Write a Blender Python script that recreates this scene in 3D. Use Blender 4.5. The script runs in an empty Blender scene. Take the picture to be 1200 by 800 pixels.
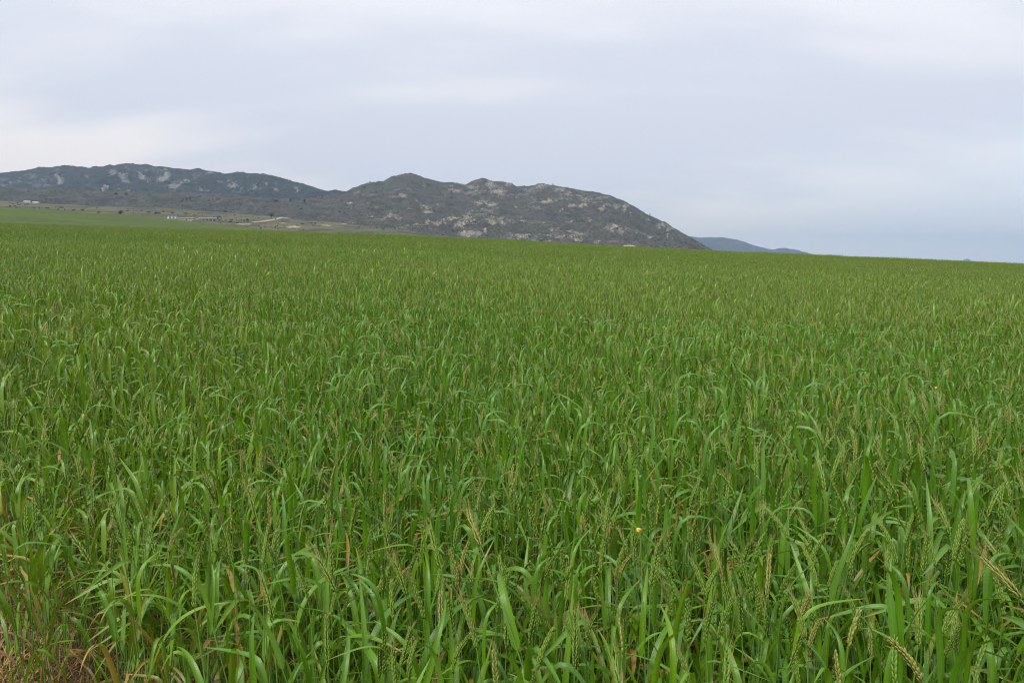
import bpy, math, random
import numpy as np
from mathutils import Vector, Matrix, Euler

random.seed(7)
RNG = np.random.default_rng(7)
S = bpy.context.scene
C = S.collection
R = math.radians

# ------------------------------------------------------------------ camera
F = 867.0                      # focal length in photo pixels (1200 wide)
HOR = 309.5                    # row of the true horizon
PITCH = math.atan((400 - HOR) / F)
EYE = 1.66
cp, sp = math.cos(PITCH), math.sin(PITCH)
cd = bpy.data.cameras.new('camera')
cd.sensor_width = 36.0
cd.lens = F / 1200 * 36
cd.clip_start = 0.05
cd.clip_end = 200000
cam = bpy.data.objects.new('camera', cd)
cam.location = (0, 0, EYE)
cam.rotation_euler = (math.pi / 2 - PITCH, 0, 0)
C.objects.link(cam)
S.camera = cam

# ------------------------------------------------------------------ world: thin overcast
SUN_EL, SUN_AZ = 52.0, 215.0   # azimuth measured from +Y towards +X: behind and left of the viewer
W = bpy.data.worlds.new('World'); S.world = W; W.use_nodes = True
wt = W.node_tree; wt.nodes.clear()
def wn(t, **k):
    n = wt.nodes.new(t)
    for a, b in k.items(): setattr(n, a, b)
    return n
def wmath(op, a, b=None, c=None):
    n = wn('ShaderNodeMath', operation=op)
    for i, v in enumerate((a, b, c)):
        if v is None: continue
        if isinstance(v, (int, float)): n.inputs[i].default_value = v
        else: wt.links.new(v, n.inputs[i])
    return n.outputs[0]
def wmap(v, a, b, c=0.0, d=1.0):
    n = wn('ShaderNodeMapRange', interpolation_type='SMOOTHSTEP')
    wt.links.new(v, n.inputs[0])
    for i, q in enumerate((a, b, c, d)): n.inputs[1 + i].default_value = q
    return n.outputs[0]
def wmix(f, a, b):
    n = wn('ShaderNodeMix', data_type='RGBA')
    if isinstance(f, (int, float)): n.inputs[0].default_value = f
    else: wt.links.new(f, n.inputs[0])
    for i, v in ((6, a), (7, b)):
        if isinstance(v, tuple): n.inputs[i].default_value = (*v, 1)
        else: wt.links.new(v, n.inputs[i])
    return n.outputs[2]
out = wn('ShaderNodeOutputWorld'); bg = wn('ShaderNodeBackground')
bg.inputs[1].default_value = 0.1
sky = wn('ShaderNodeTexSky', sky_type='NISHITA', sun_disc=False)
sky.sun_elevation = R(SUN_EL); sky.sun_rotation = R(SUN_AZ)
tc = wn('ShaderNodeTexCoord')
sep = wn('ShaderNodeSeparateXYZ'); wt.links.new(tc.outputs['Generated'], sep.inputs[0])
X, Y, Z = sep.outputs
zc = wmath('MAXIMUM', Z, 0.0)
den = wmath('ADD', zc, 0.30)
ux = wmath('DIVIDE', X, den); uy = wmath('DIVIDE', Y, den)
def cloud_noise(sx, sy, rot, scale, detail, rough, off, dist=0.0):
    cmb = wn('ShaderNodeCombineXYZ'); wt.links.new(ux, cmb.inputs[0]); wt.links.new(uy, cmb.inputs[1])
    mp = wn('ShaderNodeMapping'); wt.links.new(cmb.outputs[0], mp.inputs[0])
    mp.inputs['Rotation'].default_value = (0, 0, R(rot)); mp.inputs['Scale'].default_value = (sx, sy, 1); mp.inputs['Location'].default_value = off
    n = wn('ShaderNodeTexNoise'); wt.links.new(mp.outputs[0], n.inputs['Vector'])
    n.inputs['Scale'].default_value = scale; n.inputs['Detail'].default_value = detail
    n.inputs['Roughness'].default_value = rough; n.inputs['Distortion'].default_value = dist
    return n.outputs[0]
n1 = cloud_noise(0.5, 1.0, 24, 1.25, 4, 0.45, (7.7, 3.3, 0))
n2 = cloud_noise(0.35, 1.0, 12, 2.2, 5, 0.5, (1.3, 2.9, 4))
n3 = cloud_noise(0.6, 1.0, 25, 0.5, 2, 0.4, (8.3, 0.9, 2))
grey = (0.312, 0.320, 0.356); white = (0.385, 0.383, 0.398); cream = (0.440, 0.408, 0.388); blue = (0.325, 0.362, 0.420)
bands = wmap(wmath('ADD', wmath('MULTIPLY', n1, 0.66), wmath('MULTIPLY', n2, 0.34)), 0.42, 0.55)
warm = wmath('MULTIPLY', wmap(Z, 0.30, 0.10), wmap(n3, 0.32, 0.52))
lit = wmix(warm, white, cream)
cl = wmix(bands, grey, lit)
thin = wmath('MULTIPLY', wmap(X, 0.12, 0.60), wmap(Z, 0.20, 0.02))       # thinner cloud low in the east: the blue shows through
thin = wmath('MULTIPLY', thin, wmap(n2, 0.25, 0.60, 0.35, 0.85))
cl = wmix(thin, cl, blue)
hz = wmix(wmap(Z, 0.06, 0.0, 0.0, 0.7), cl, (0.57, 0.575, 0.59))         # milky air at the horizon
gain = wmath('MULTIPLY', wmap(Z, -0.1, 1.0, 0.97, 1.25), 10.0)            # the background strength of 0.1 divides this again
vm = wn('ShaderNodeVectorMath', operation='SCALE'); wt.links.new(hz, vm.inputs[0]); wt.links.new(gain, vm.inputs['Scale'])
final = wmix(0.95, sky.outputs[0], vm.outputs[0])
wt.links.new(final, bg.inputs[0]); wt.links.new(bg.outputs[0], out.inputs[0])

sl = bpy.data.lights.new('sun', 'SUN'); sl.energy = 1.5; sl.angle = R(20); sl.color = (1.0, 0.96, 0.90)
so = bpy.data.objects.new('sun', sl); C.objects.link(so)
az = R(SUN_AZ)
sdir = Vector((math.sin(az) * math.cos(R(SUN_EL)), math.cos(az) * math.cos(R(SUN_EL)), math.sin(R(SUN_EL))))
so.rotation_euler = sdir.to_track_quat('Z', 'Y').to_euler()

S.view_settings.view_transform = 'Standard'; S.view_settings.look = 'None'
S.view_settings.exposure = 1.25; S.view_settings.gamma = 1.0
S.view_settings.use_curve_mapping = False
S.render.engine = 'CYCLES'
S.cycles.use_denoising = True
try:
    S.cycles.denoiser = 'OPENIMAGEDENOISE'; S.cycles.denoising_prefilter = 'FAST'; S.cycles.denoising_input_passes = 'RGB_ALBEDO_NORMAL'
except Exception: pass
S.cycles.max_bounces = 6; S.cycles.diffuse_bounces = 3; S.cycles.glossy_bounces = 2
S.cycles.transmission_bounces = 4; S.cycles.transparent_max_bounces = 4; S.cycles.volume_bounces = 0
S.cycles.filter_width = 1.15
S.cycles.use_fast_gi = False
W.cycles.sampling_method = 'MANUAL'; W.cycles.sample_map_resolution = 512

# ------------------------------------------------------------------ small tools
def ray(px, py):
    u = (px - 600) / F; v = (400 - py) / F
    return u, cp + v * sp, -sp + v * cp
def at(px, py, yy):
    """point on the view ray of a photo pixel at world distance yy (arrays welcome)"""
    u, dy, dz = ray(px, py)
    return u * yy / dy, yy + 0 * px, EYE + dz / dy * yy
def project(x, y, z):
    rz = z - EYE
    d = y * cp - rz * sp
    return 600 + F * x / d, 400 - F * (y * sp + rz * cp) / d, d

_perm = np.random.default_rng(11).permutation(512)
_grad = np.random.default_rng(12).uniform(-1, 1, 512)
def vnoise(x, y, seed=0):
    xi = np.floor(x).astype(np.int64); yi = np.floor(y).astype(np.int64)
    fx = x - xi; fy = y - yi
    fx = fx * fx * fx * (fx * (fx * 6 - 15) + 10); fy = fy * fy * fy * (fy * (fy * 6 - 15) + 10)
    def g(a, b): return _grad[_perm[(_perm[(a + seed * 37) & 511] + b) & 511]]
    return (g(xi, yi) * (1 - fx) + g(xi + 1, yi) * fx) * (1 - fy) + (g(xi, yi + 1) * (1 - fx) + g(xi + 1, yi + 1) * fx) * fy
def fbm(x, y, octv=5, seed=0, gain=0.5):
    a, s, t = 1.0, 0.0, 0.0
    for i in range(octv):
        s = s + a * vnoise(x, y, seed + i); t += a; a *= gain
        x, y = x * 2.03 + 17.1, y * 2.03 + 5.7
    return s / t
def ridged(x, y, octv=5, seed=0):
    a, s, t = 1.0, 0.0, 0.0
    for i in range(octv):
        s = s + a * (1 - np.abs(vnoise(x, y, seed + i)) * 2); t += a; a *= 0.5
        x, y = x * 2.07 + 3.1, y * 2.07 + 9.7
    return s / t
def sstep(a, b, x):
    t = np.clip((x - a) / (b - a), 0, 1); return t * t * (3 - 2 * t)
def curve(pts):
    xs = np.array([p[0] for p in pts], float); ys = np.array([p[1] for p in pts], float)
    return lambda q: np.interp(q, xs, ys)

def tag(o, label=None, cat=None, group=None, kind=None):
    if label: o['label'] = label
    if cat: o['category'] = cat
    if group: o['group'] = group
    if kind: o['kind'] = kind
    return o
def empty(name, loc=(0, 0, 0), rz=0.0):
    o = bpy.data.objects.new(name, None); C.objects.link(o)
    o.location = loc; o.rotation_euler = (0, 0, rz); o.empty_display_size = 0.1
    return o
class MB:
    """collects verts and faces with a material index and float attributes, builds ONE mesh"""
    def __init__(s): s.v = []; s.f = []; s.m = []; s.a = {}; s.n = 0
    def add(s, verts, faces, mat=0, **attrs):
        n = len(verts); b = s.n
        s.v.extend(tuple(map(float, q)) for q in verts)
        s.f.extend(tuple(i + b for i in q) for q in faces)
        s.m.extend([mat] * len(faces))
        for k in set(s.a) | set(attrs):
            l = s.a.setdefault(k, []); l.extend([0.0] * (b - len(l)))
            v = attrs.get(k, 0.0)
            l.extend([float(v)] * n if np.isscalar(v) else [float(q) for q in v])
        s.n += n
    def join(s, o, M=None, mat_offset=0, **over):
        vs = [tuple(M @ Vector(q)) for q in o.v] if M is not None else o.v
        b = s.n; s.v.extend(vs); s.f.extend(tuple(i + b for i in q) for q in o.f); s.m.extend(q + mat_offset for q in o.m)
        keys = set(s.a) | set(o.a) | set(over)
        for k in keys:
            l = s.a.setdefault(k, []); l.extend([0.0] * (b - len(l)))
            if k in over: l.extend([over[k]] * o.n)
            else: l.extend(o.a.get(k, [0.0] * o.n) + [0.0] * (o.n - len(o.a.get(k, [0.0] * o.n))))
        s.n += o.n
    def mesh(s, name, mats, smooth=True):
        me = bpy.data.meshes.new(name); me.from_pydata(s.v, [], s.f)
        for m in mats: me.materials.append(m)
        me.polygons.foreach_set('material_index', s.m)
        me.polygons.foreach_set('use_smooth', [smooth] * len(s.f))
        for k, l in s.a.items():
            l.extend([0.0] * (s.n - len(l)))
            at_ = me.attributes.new(k, 'FLOAT', 'POINT'); at_.data.foreach_set('value', l)
        me.update(); return me
    def build(s, name, mats, parent=None, smooth=True):
        if not isinstance(mats, (list, tuple)): mats = [mats]
        o = bpy.data.objects.new(name, s.mesh(name, mats, smooth)); C.objects.link(o); o.parent = parent
        return o
    def box(s, x0, x1, y0, y1, z0, z1, mat=0):
        v = [(x0,y0,z0),(x1,y0,z0),(x1,y1,z0),(x0,y1,z0),(x0,y0,z1),(x1,y0,z1),(x1,y1,z1),(x0,y1,z1)]
        s.add(v, [(0,3,2,1),(4,5,6,7),(0,1,5,4),(1,2,6,5),(2,3,7,6),(3,0,4,7)], mat)
        return s
def grid_mesh(name, P, mats, attrs=None, smooth=True):
    """P: (rows, cols, 3) array"""
    r, c, _ = P.shape
    me = bpy.data.meshes.new(name)
    idx = np.arange(r * c).reshape(r, c)
    q = np.stack([idx[:-1, :-1], idx[:-1, 1:], idx[1:, 1:], idx[1:, :-1]], -1).reshape(-1, 4)
    me.vertices.add(r * c); me.vertices.foreach_set('co', P.reshape(-1).astype(np.float32))
    me.loops.add(q.size); me.loops.foreach_set('vertex_index', q.reshape(-1).astype(np.int32))
    me.polygons.add(len(q)); me.polygons.foreach_set('loop_start', (np.arange(len(q)) * 4).astype(np.int32))
    me.polygons.foreach_set('loop_total', np.full(len(q), 4, np.int32))
    me.polygons.foreach_set('use_smooth', np.full(len(q), smooth))
    for k, v in (attrs or {}).items():
        a = me.attributes.new(k, 'FLOAT', 'POINT'); a.data.foreach_set('value', np.ascontiguousarray(v, np.float32).reshape(-1))
    for m in mats: me.materials.append(m)
    me.update(calc_edges=True); me.validate()
    o = bpy.data.objects.new(name, me); C.objects.link(o)
    return o

# ------------------------------------------------------------------ materials
class NT:
    def __init__(s, name):
        s.m = bpy.data.materials.new(name); s.m.use_nodes = True; s.t = s.m.node_tree; s.t.nodes.clear()
        s.out = s.n('ShaderNodeOutputMaterial')
    def n(s, typ, **k):
        q = s.t.nodes.new(typ)
        for a, b in k.items(): setattr(q, a, b)
        return q
    def set(s, sock, v):
        if isinstance(v, bpy.types.NodeSocket): s.t.links.new(v, sock)
        elif isinstance(v, tuple) and len(v) == 3 and sock.type == 'RGBA': sock.default_value = (*v, 1)
        else: sock.default_value = v
    def attr(s, name): return s.n('ShaderNodeAttribute', attribute_name=name).outputs['Fac']
    def math(s, op, a, b=0.0):
        q = s.n('ShaderNodeMath', operation=op); s.set(q.inputs[0], a); s.set(q.inputs[1], b); return q.outputs[0]
    def map(s, v, a, b, c=0.0, d=1.0):
        q = s.n('ShaderNodeMapRange', interpolation_type='SMOOTHSTEP'); s.set(q.inputs[0], v)
        for i, k in enumerate((a, b, c, d)): q.inputs[1 + i].default_value = k
        return q.outputs[0]
    def mix(s, f, a, b, blend='MIX'):
        q = s.n('ShaderNodeMix', data_type='RGBA', blend_type=blend); s.set(q.inputs[0], f); s.set(q.inputs[6], a); s.set(q.inputs[7], b); return q.outputs[2]
    def coord(s, scale=(1, 1, 1), obj=False):
        src = s.n('ShaderNodeTexCoord').outputs['Object'] if obj else s.n('ShaderNodeNewGeometry').outputs['Position']
        q = s.n('ShaderNodeMapping'); s.set(q.inputs[0], src); q.inputs['Scale'].default_value = scale; return q.outputs[0]
    def noise(s, scale, detail=4, rough=0.5, vec=None, dist=0.0):
        q = s.n('ShaderNodeTexNoise')
        if vec is not None: s.set(q.inputs['Vector'], vec)
        q.inputs['Scale'].default_value = scale; q.inputs['Detail'].default_value = detail; q.inputs['Roughness'].default_value = rough; q.inputs['Distortion'].default_value = dist
        return q.outputs[0]
    def voro(s, scale, vec=None, feature='F1', outp='Distance'):
        q = s.n('ShaderNodeTexVoronoi', feature=feature)
        if vec is not None: s.set(q.inputs['Vector'], vec)
        q.inputs['Scale'].default_value = scale; return q.outputs[outp]
    def bump(s, h, strength=0.4, dist=0.01):
        q = s.n('ShaderNodeBump'); s.set(q.inputs['Height'], h); q.inputs['Strength'].default_value = strength; q.inputs['Distance'].default_value = dist; return q.outputs[0]
    def bsdf(s, col, rough=0.8, spec=0.3, normal=None):
        q = s.n('ShaderNodeBsdfPrincipled'); s.set(q.inputs['Base Color'], col); s.set(q.inputs['Roughness'], rough)
        q.inputs['Specular IOR Level'].default_value = spec
        if normal is not None: s.set(q.inputs['Normal'], normal)
        return q.outputs[0]
    def end(s, sh): s.t.links.new(sh, s.out.inputs[0]); return s.m
    def hsv(s, col, h=0.5, sa=1.0, v=1.0):
        q = s.n('ShaderNodeHueSaturation'); s.set(q.inputs['Color'], col); s.set(q.inputs['Hue'], h); s.set(q.inputs['Saturation'], sa); s.set(q.inputs['Value'], v); return q.outputs[0]
    def rand(s): return s.n('ShaderNodeObjectInfo').outputs['Random']

def mat_leaf(name, trans=0.27):
    t = NT(name)
    lt, age, rnd, lu = t.attr('lt'), t.attr('age'), t.attr('rnd'), t.attr('lu')
    green = t.mix(rnd, (0.066, 0.205, 0.003), (0.175, 0.330, 0.006))
    green = t.mix(t.map(t.rand(), 0.5, 1.0, 0.0, 0.6), green, (0.120, 0.260, 0.055))     # some plants carry a blue-grey bloom
    vigour = t.noise(1.0, 3, 0.55, t.coord((0.22, 0.07, 0.0)))                                     # richer and poorer strips of the field
    green = t.mix(t.map(vigour, 0.40, 0.68, 0.0, 0.55), green, (0.150, 0.225, 0.006))
    green = t.mix(t.map(vigour, 0.52, 0.32, 0.0, 0.5), green, (0.045, 0.150, 0.006))
    blotch = t.noise(55, 3, 0.6, t.coord())
    a2 = t.math('ADD', t.math('MULTIPLY', age, 1.9), t.math('ADD', t.math('MULTIPLY', lt, t.math('MULTIPLY', age, 0.9)), t.math('MULTIPLY', t.math('SUBTRACT', blotch, 0.5), 0.9)))
    yellow = t.mix(blotch, (0.36, 0.26, 0.03), (0.34, 0.17, 0.04))
    straw = t.mix(blotch, (0.33, 0.22, 0.10), (0.20, 0.11, 0.05))
    tip = t.math('MULTIPLY', t.map(lt, 0.80, 1.0), t.map(t.math('FRACT', t.math('MULTIPLY', rnd, 7.3)), 0.35, 0.9))
    a2 = t.math('ADD', a2, t.math('MULTIPLY', tip, 1.1))
    col = t.mix(t.map(a2, 0.55, 1.15), green, yellow)
    spots = t.map(t.noise(420, 2, 0.5, t.coord()), 0.66, 0.74, 0, 0.55)
    col = t.mix(spots, col, (0.22, 0.19, 0.05))
    col = t.mix(t.map(a2, 1.35, 2.0), col, straw)
    vein = t.math('SINE', t.math('MULTIPLY', lu, 26.0))
    mid = t.map(t.math('ABSOLUTE', lu), 0.0, 0.14, 1.0, 0.0)
    col = t.mix(t.math('MULTIPLY', mid, 0.35), col, (0.20, 0.29, 0.10))
    col = t.mix(t.map(vein, -1, 1, 0.0, 0.16), col, (0.03, 0.07, 0.012))
    nrm = t.bump(vein, 0.25, 0.0006)
    b = t.bsdf(col, 0.34, 0.58, nrm)
    tr = t.n('ShaderNodeBsdfTranslucent'); t.set(tr.inputs[0], t.mix(0.45, col, (0.27, 0.46, 0.010)))
    ms = t.n('ShaderNodeMixShader'); ms.inputs[0].default_value = trans
    t.t.links.new(b, ms.inputs[1]); t.t.links.new(tr.outputs[0], ms.inputs[2])
    return t.end(ms.outputs[0])
def mat_stem():
    t = NT('wheat_stem'); lt, rnd = t.attr('lt'), t.attr('rnd')
    c = t.mix(rnd, (0.085, 0.180, 0.030), (0.140, 0.245, 0.055))
    c = t.mix(t.map(lt, 0.30, 0.0), c, (0.17, 0.13, 0.055))
    c = t.mix(t.map(t.noise(60, 2, 0.5, t.coord()), 0.62, 0.75, 0, 0.4), c, (0.20, 0.16, 0.07))
    return t.end(t.bsdf(c, 0.5, 0.4))
def mat_ear():
    t = NT('wheat_ear'); lt, age, rnd = t.attr('lt'), t.attr('age'), t.attr('rnd')
    c = t.mix(rnd, (0.105, 0.230, 0.012), (0.175, 0.295, 0.028))
    c = t.mix(t.map(lt, 0.3, 1.0, 0, 0.40), c, (0.26, 0.34, 0.08))
    c = t.mix(t.map(t.noise(260, 2, 0.6, t.coord()), 0.35, 0.7, 0, 0.4), c, (0.10, 0.16, 0.03))
    c = t.mix(t.map(age, 0.30, 1.0, 0.0, 0.70), c, t.mix(lt, (0.24, 0.200, 0.045), (0.40, 0.345, 0.11)))
    b = t.bsdf(c, 0.5, 0.4)
    tr = t.n('ShaderNodeBsdfTranslucent'); t.set(tr.inputs[0], c)
    ms = t.n('ShaderNodeMixShader'); ms.inputs[0].default_value = 0.15
    t.t.links.new(b, ms.inputs[1]); t.t.links.new(tr.outputs[0], ms.inputs[2])
    return t.end(ms.outputs[0])
def mat_awn():
    t = NT('wheat_awn'); lt, age, rnd = t.attr('lt'), t.attr('age'), t.attr('rnd')
    c = t.mix(t.map(lt, 0.1, 0.8), t.mix(rnd, (0.12, 0.20, 0.04), (0.19, 0.24, 0.06)), t.mix(rnd, (0.26, 0.13, 0.045), (0.24, 0.21, 0.06)))
    return t.end(t.bsdf(c, 0.5, 0.4))
M_LEAF, M_STEM, M_EAR, M_AWN = mat_leaf('wheat_leaf'), mat_stem(), mat_ear(), mat_awn()
WM = [M_LEAF, M_STEM, M_EAR, M_AWN]

def mat_soil():
    t = NT('field_soil'); p = t.coord()
    big, fine = t.noise(1.3, 5, 0.6, p), t.noise(38, 5, 0.65, p)
    c = t.mix(fine, (0.035, 0.022, 0.012), (0.11, 0.070, 0.036))
    c = t.mix(t.map(big, 0.45, 0.7, 0, 0.5), c, (0.12, 0.085, 0.045))
    far = t.attr('crop')
    g = t.mix(t.noise(0.8, 4, 0.6, p), (0.035, 0.075, 0.012), (0.075, 0.13, 0.022))
    c = t.mix(far, c, g)
    return t.end(t.bsdf(c, 0.95, 0.1, t.bump(t.math('ADD', fine, t.math('MULTIPLY', t.voro(30, p), 0.6)), 0.9, 0.02)))
def mat_plain(name, col, rough=0.7, spec=0.3, var=0.25, scale=3.0, obj=True):
    t = NT(name); n = t.noise(scale, 4, 0.6, t.coord(obj=obj))
    c = t.mix(t.map(n, 0.3, 0.7), tuple(q * (1 - var) for q in col), tuple(min(1, q * (1 + var)) for q in col))
    return t.end(t.bsdf(c, rough, spec, t.bump(n, 0.15, 0.02)))
def mat_far_field():
    t = NT('far_field_crop')
    p = t.coord((0.012, 0.10, 0.0)); rows = t.noise(1.0, 3, 0.55, p)
    c = t.mix(t.map(rows, 0.35, 0.65), (0.044, 0.070, 0.006), (0.072, 0.104, 0.010))
    c = t.mix(t.map(t.noise(0.05, 4, 0.6, t.coord()), 0.35, 0.7, 0, 0.5), c, (0.056, 0.088, 0.008))
    tram = t.n('ShaderNodeTexWave', wave_type='BANDS', bands_direction='Y'); t.set(tram.inputs['Vector'], t.coord((0.15, 1.0, 0)))
    tram.inputs['Scale'].default_value = 0.018; tram.inputs['Distortion'].default_value = 2.5; tram.inputs['Detail'].default_value = 2; tram.inputs['Detail Scale'].default_value = 0.6
    c = t.mix(t.map(tram.outputs['Fac'], 0.82, 1.0, 0, 0.55), c, (0.020, 0.034, 0.009))
    return t.end(t.bsdf(c, 0.9, 0.15))
def mat_valley():
    t = NT('valley_pasture'); p = t.coord((1, 0.35, 1))
    a, b, d = t.noise(0.006, 5, 0.6, p), t.noise(0.02, 5, 0.65, p), t.noise(0.09, 4, 0.7, p)
    c = t.mix(t.map(a, 0.38, 0.62), (0.115, 0.100, 0.055), (0.075, 0.088, 0.038))
    c = t.mix(t.map(b, 0.46, 0.60, 0, 0.85), c, (0.040, 0.040, 0.031))
    c = t.mix(t.map(d, 0.58, 0.70, 0, 0.6), c, (0.13, 0.115, 0.07))
    bare = t.attr('bare')
    c = t.mix(t.map(t.math('ADD', bare, t.math('MULTIPLY', t.math('SUBTRACT', d, 0.5), 0.6)), 0.4, 0.62), c, (0.29, 0.235, 0.155))
    return t.end(t.bsdf(c, 0.95, 0.1))
def mat_hill(name, scrub1, scrub2, rock1, rock2, green, sc=1.0):
    t = NT(name); p = t.coord(); pz = t.coord((1, 1, 2.2))
    a, b, d = t.noise(0.006 * sc, 5, 0.6, p), t.noise(0.03 * sc, 5, 0.68, p), t.noise(0.11 * sc, 4, 0.7, pz)
    c = t.mix(t.map(b, 0.36, 0.64), scrub1, scrub2)
    c = t.mix(t.map(a, 0.45, 0.68, 0, 0.6), c, green)
    c = t.mix(t.map(d, 0.50, 0.66, 0, 0.55), c, tuple(q * 0.45 for q in scrub1))
    e = t.noise(0.30 * sc, 3, 0.7, pz)
    c = t.mix(t.map(e, 0.52, 0.62, 0, 0.7), c, tuple(q * 0.35 for q in scrub1))
    c = t.mix(t.map(e, 0.42, 0.32, 0, 0.45), c, tuple(q * 0.55 for q in rock2))
    rk = t.attr('rock')
    rf = t.math('ADD', rk, t.math('ADD', t.math('MULTIPLY', t.math('SUBTRACT', b, 0.5), 0.9), t.math('ADD', t.math('MULTIPLY', t.math('SUBTRACT', d, 0.5), 1.6), t.math('MULTIPLY', t.math('SUBTRACT', e, 0.5), 1.1))))
    rc = t.mix(t.map(t.noise(0.05 * sc, 4, 0.6, pz), 0.35, 0.65), rock1, rock2)
    crack = t.map(t.voro(0.13 * sc, pz, 'DISTANCE_TO_EDGE'), 0.0, 0.12)
    rc = t.mix(crack, tuple(q * 0.35 for q in rock1), rc)
    c = t.mix(t.map(rf, 0.46, 0.56), c, rc)
    h = t.math('ADD', b, t.math('MULTIPLY', d, 0.5))
    return t.end(t.bsdf(c, 0.95, 0.1, t.bump(h, 0.9, 7.0)))

# ------------------------------------------------------------------ the ground of the wheat field
CREST = curve([(-600, 246), (-300, 253), (0, 262), (180, 268.5), (330, 272), (480, 278), (640, 286), (740, 290.8), (840, 295.3), (955, 301), (1126, 307.3), (1200, 310.2), (1500, 322), (1800, 330)])
_ts = np.linspace(-1.3, 1.3, 240)
_es = (HOR - CREST(600 + F * _ts)) / F
_es = np.convolve(np.pad(_es, 6, mode='edge'), np.ones(13) / 13, 'valid')
def field_h(x, y):
    x = np.asarray(x, float); y = np.asarray(y, float)
    yy = np.maximum(y, 0.0)
    t = np.clip(x / np.maximum(y, 4.0), -1.3, 1.3)
    e = np.interp(t, _ts, _es)
    h = yy * e + 0.76 * sstep(5, 110, yy)
    h = h - 0.00022 * np.maximum(yy - 185, 0) ** 2
    und = fbm(x / 46 + 3, y / 17 + 8, 3, 21) * 0.55 * sstep(14, 60, yy) * (1 - 0.5 * sstep(120, 200, yy))
    return h + und + 0.02 * fbm(x * 1.7, y * 1.7, 2, 5)
EDGE0, EDGE1 = 0.99, -0.87          # the crop starts beyond y = EDGE0 + EDGE1 * x
def in_crop(x, y, wob=True):
    e = EDGE0 + EDGE1 * x
    if wob: e = e + 0.22 * vnoise(x * 3.1, y * 2.7, 3)
    return y > np.maximum(e, 0.55)
ys = np.concatenate([np.linspace(-14, 0, 15)[:-1], np.linspace(0, 6, 70)[:-1], np.geomspace(6, 340, 190)])
tt = np.linspace(-1.35, 1.35, 260)
GY, GT = np.meshgrid(ys, tt, indexing='ij')
GX = GT * np.maximum(GY + 14, 2)
GZ = field_h(GX, GY)
near = np.exp(-np.maximum(GY, 0) / 6)
GZ = GZ + near * (0.035 * fbm(GX * 4, GY * 4, 3, 9))
crop = sstep(2.5, 14, GY) * np.clip(in_crop(GX, GY, False) * 1.0, 0, 1)
fo = grid_mesh('field_ground', np.stack([GX, GY, GZ], -1), [mat_soil()], {'crop': crop})
tag(fo, 'brown soil of the wheat field with dry litter', kind='structure')

# ------------------------------------------------------------------ land behind the field
LAYERS = {}
def layer(name, px, knots, rows, noise_fn, mats, label, attr_fn=None, shape=None):
    """a sheet of terrain: each knot is (distance, row-in-photo) per column; rows = quads between knots"""
    px = np.asarray(px, float)
    Ys, Ps = [], []
    for k, (yk, pk) in enumerate(knots):
        Ys.append(yk(px) if callable(yk) else np.full_like(px, float(yk)))
        Ps.append(pk(px) if callable(pk) else np.full_like(px, float(pk)))
    Zs = []
    for y_, p_ in zip(Ys, Ps): Zs.append(at(px, p_, y_)[2])
    ry, rz, rw = [], [], []
    for k in range(len(knots) - 1):
        n = rows[k]; last = k == len(knots) - 2
        for i in range(n + (1 if last else 0)):
            w = i / n; ws = shape[k](w) if shape and shape[k] else w
            ry.append(Ys[k] * (1 - w) + Ys[k + 1] * w); rz.append(Zs[k] * (1 - ws) + Zs[k + 1] * ws); rw.append(np.full_like(px, k + w))
    YY, ZZ, WW = np.array(ry), np.array(rz), np.array(rw)
    PX = np.broadcast_to(px, YY.shape)
    d = (ZZ - EYE) / YY                      # image row of each vertex
    v = (d * cp + sp) / (cp - d * sp)
    PY = 400 - F * v
    XX = (PX - 600) / F * YY / (cp + v * sp)
    ZZ = ZZ + noise_fn(XX, YY, WW, PX, PY)
    at_ = attr_fn(PX, PY, XX, YY, WW) if attr_fn else {}
    o = grid_mesh(name, np.stack([XX, YY, ZZ], -1), mats, at_)
    tag(o, label, kind='structure')
    LAYERS[name] = (px, XX, YY, ZZ)
    return o
def hit(name, px, py, front=None):
    """point of a terrain sheet seen at a photo pixel (nearest crossing from the front)"""
    pxs, XX, YY, ZZ = LAYERS[name]
    c = int(np.clip(np.searchsorted(pxs, px), 0, len(pxs) - 1))
    col = project(XX[:, c], YY[:, c], ZZ[:, c])[1]
    up = np.minimum.accumulate(col)
    k = int(np.argmax(up <= py)) if (up <= py).any() else int(np.argmin(col))
    if k > 0:
        a, b = col[k - 1], col[k]; w = np.clip((a - py) / max(a - b, 1e-6), 0, 1)
        return tuple(float(Q[k - 1, c] * (1 - w) + Q[k, c] * w) for Q in (XX, YY, ZZ))
    return tuple(float(Q[k, c]) for Q in (XX, YY, ZZ))

def patches(PX, PY, lst):
    r = np.zeros(PX.shape)
    wx = 2.2 * fbm(PX / 5, PY / 3, 3, 31); wy = 1.0 * fbm(PX / 5 + 40, PY / 3, 3, 32)
    for (cx, cy, rx, ry, *s) in lst:
        s = s[0] if s else 1.0
        q = ((PX + wx - cx) / rx) ** 2 + ((PY + wy - cy) / ry) ** 2
        r = np.maximum(r, s * np.exp(-q * 0.75))
    return r

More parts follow.
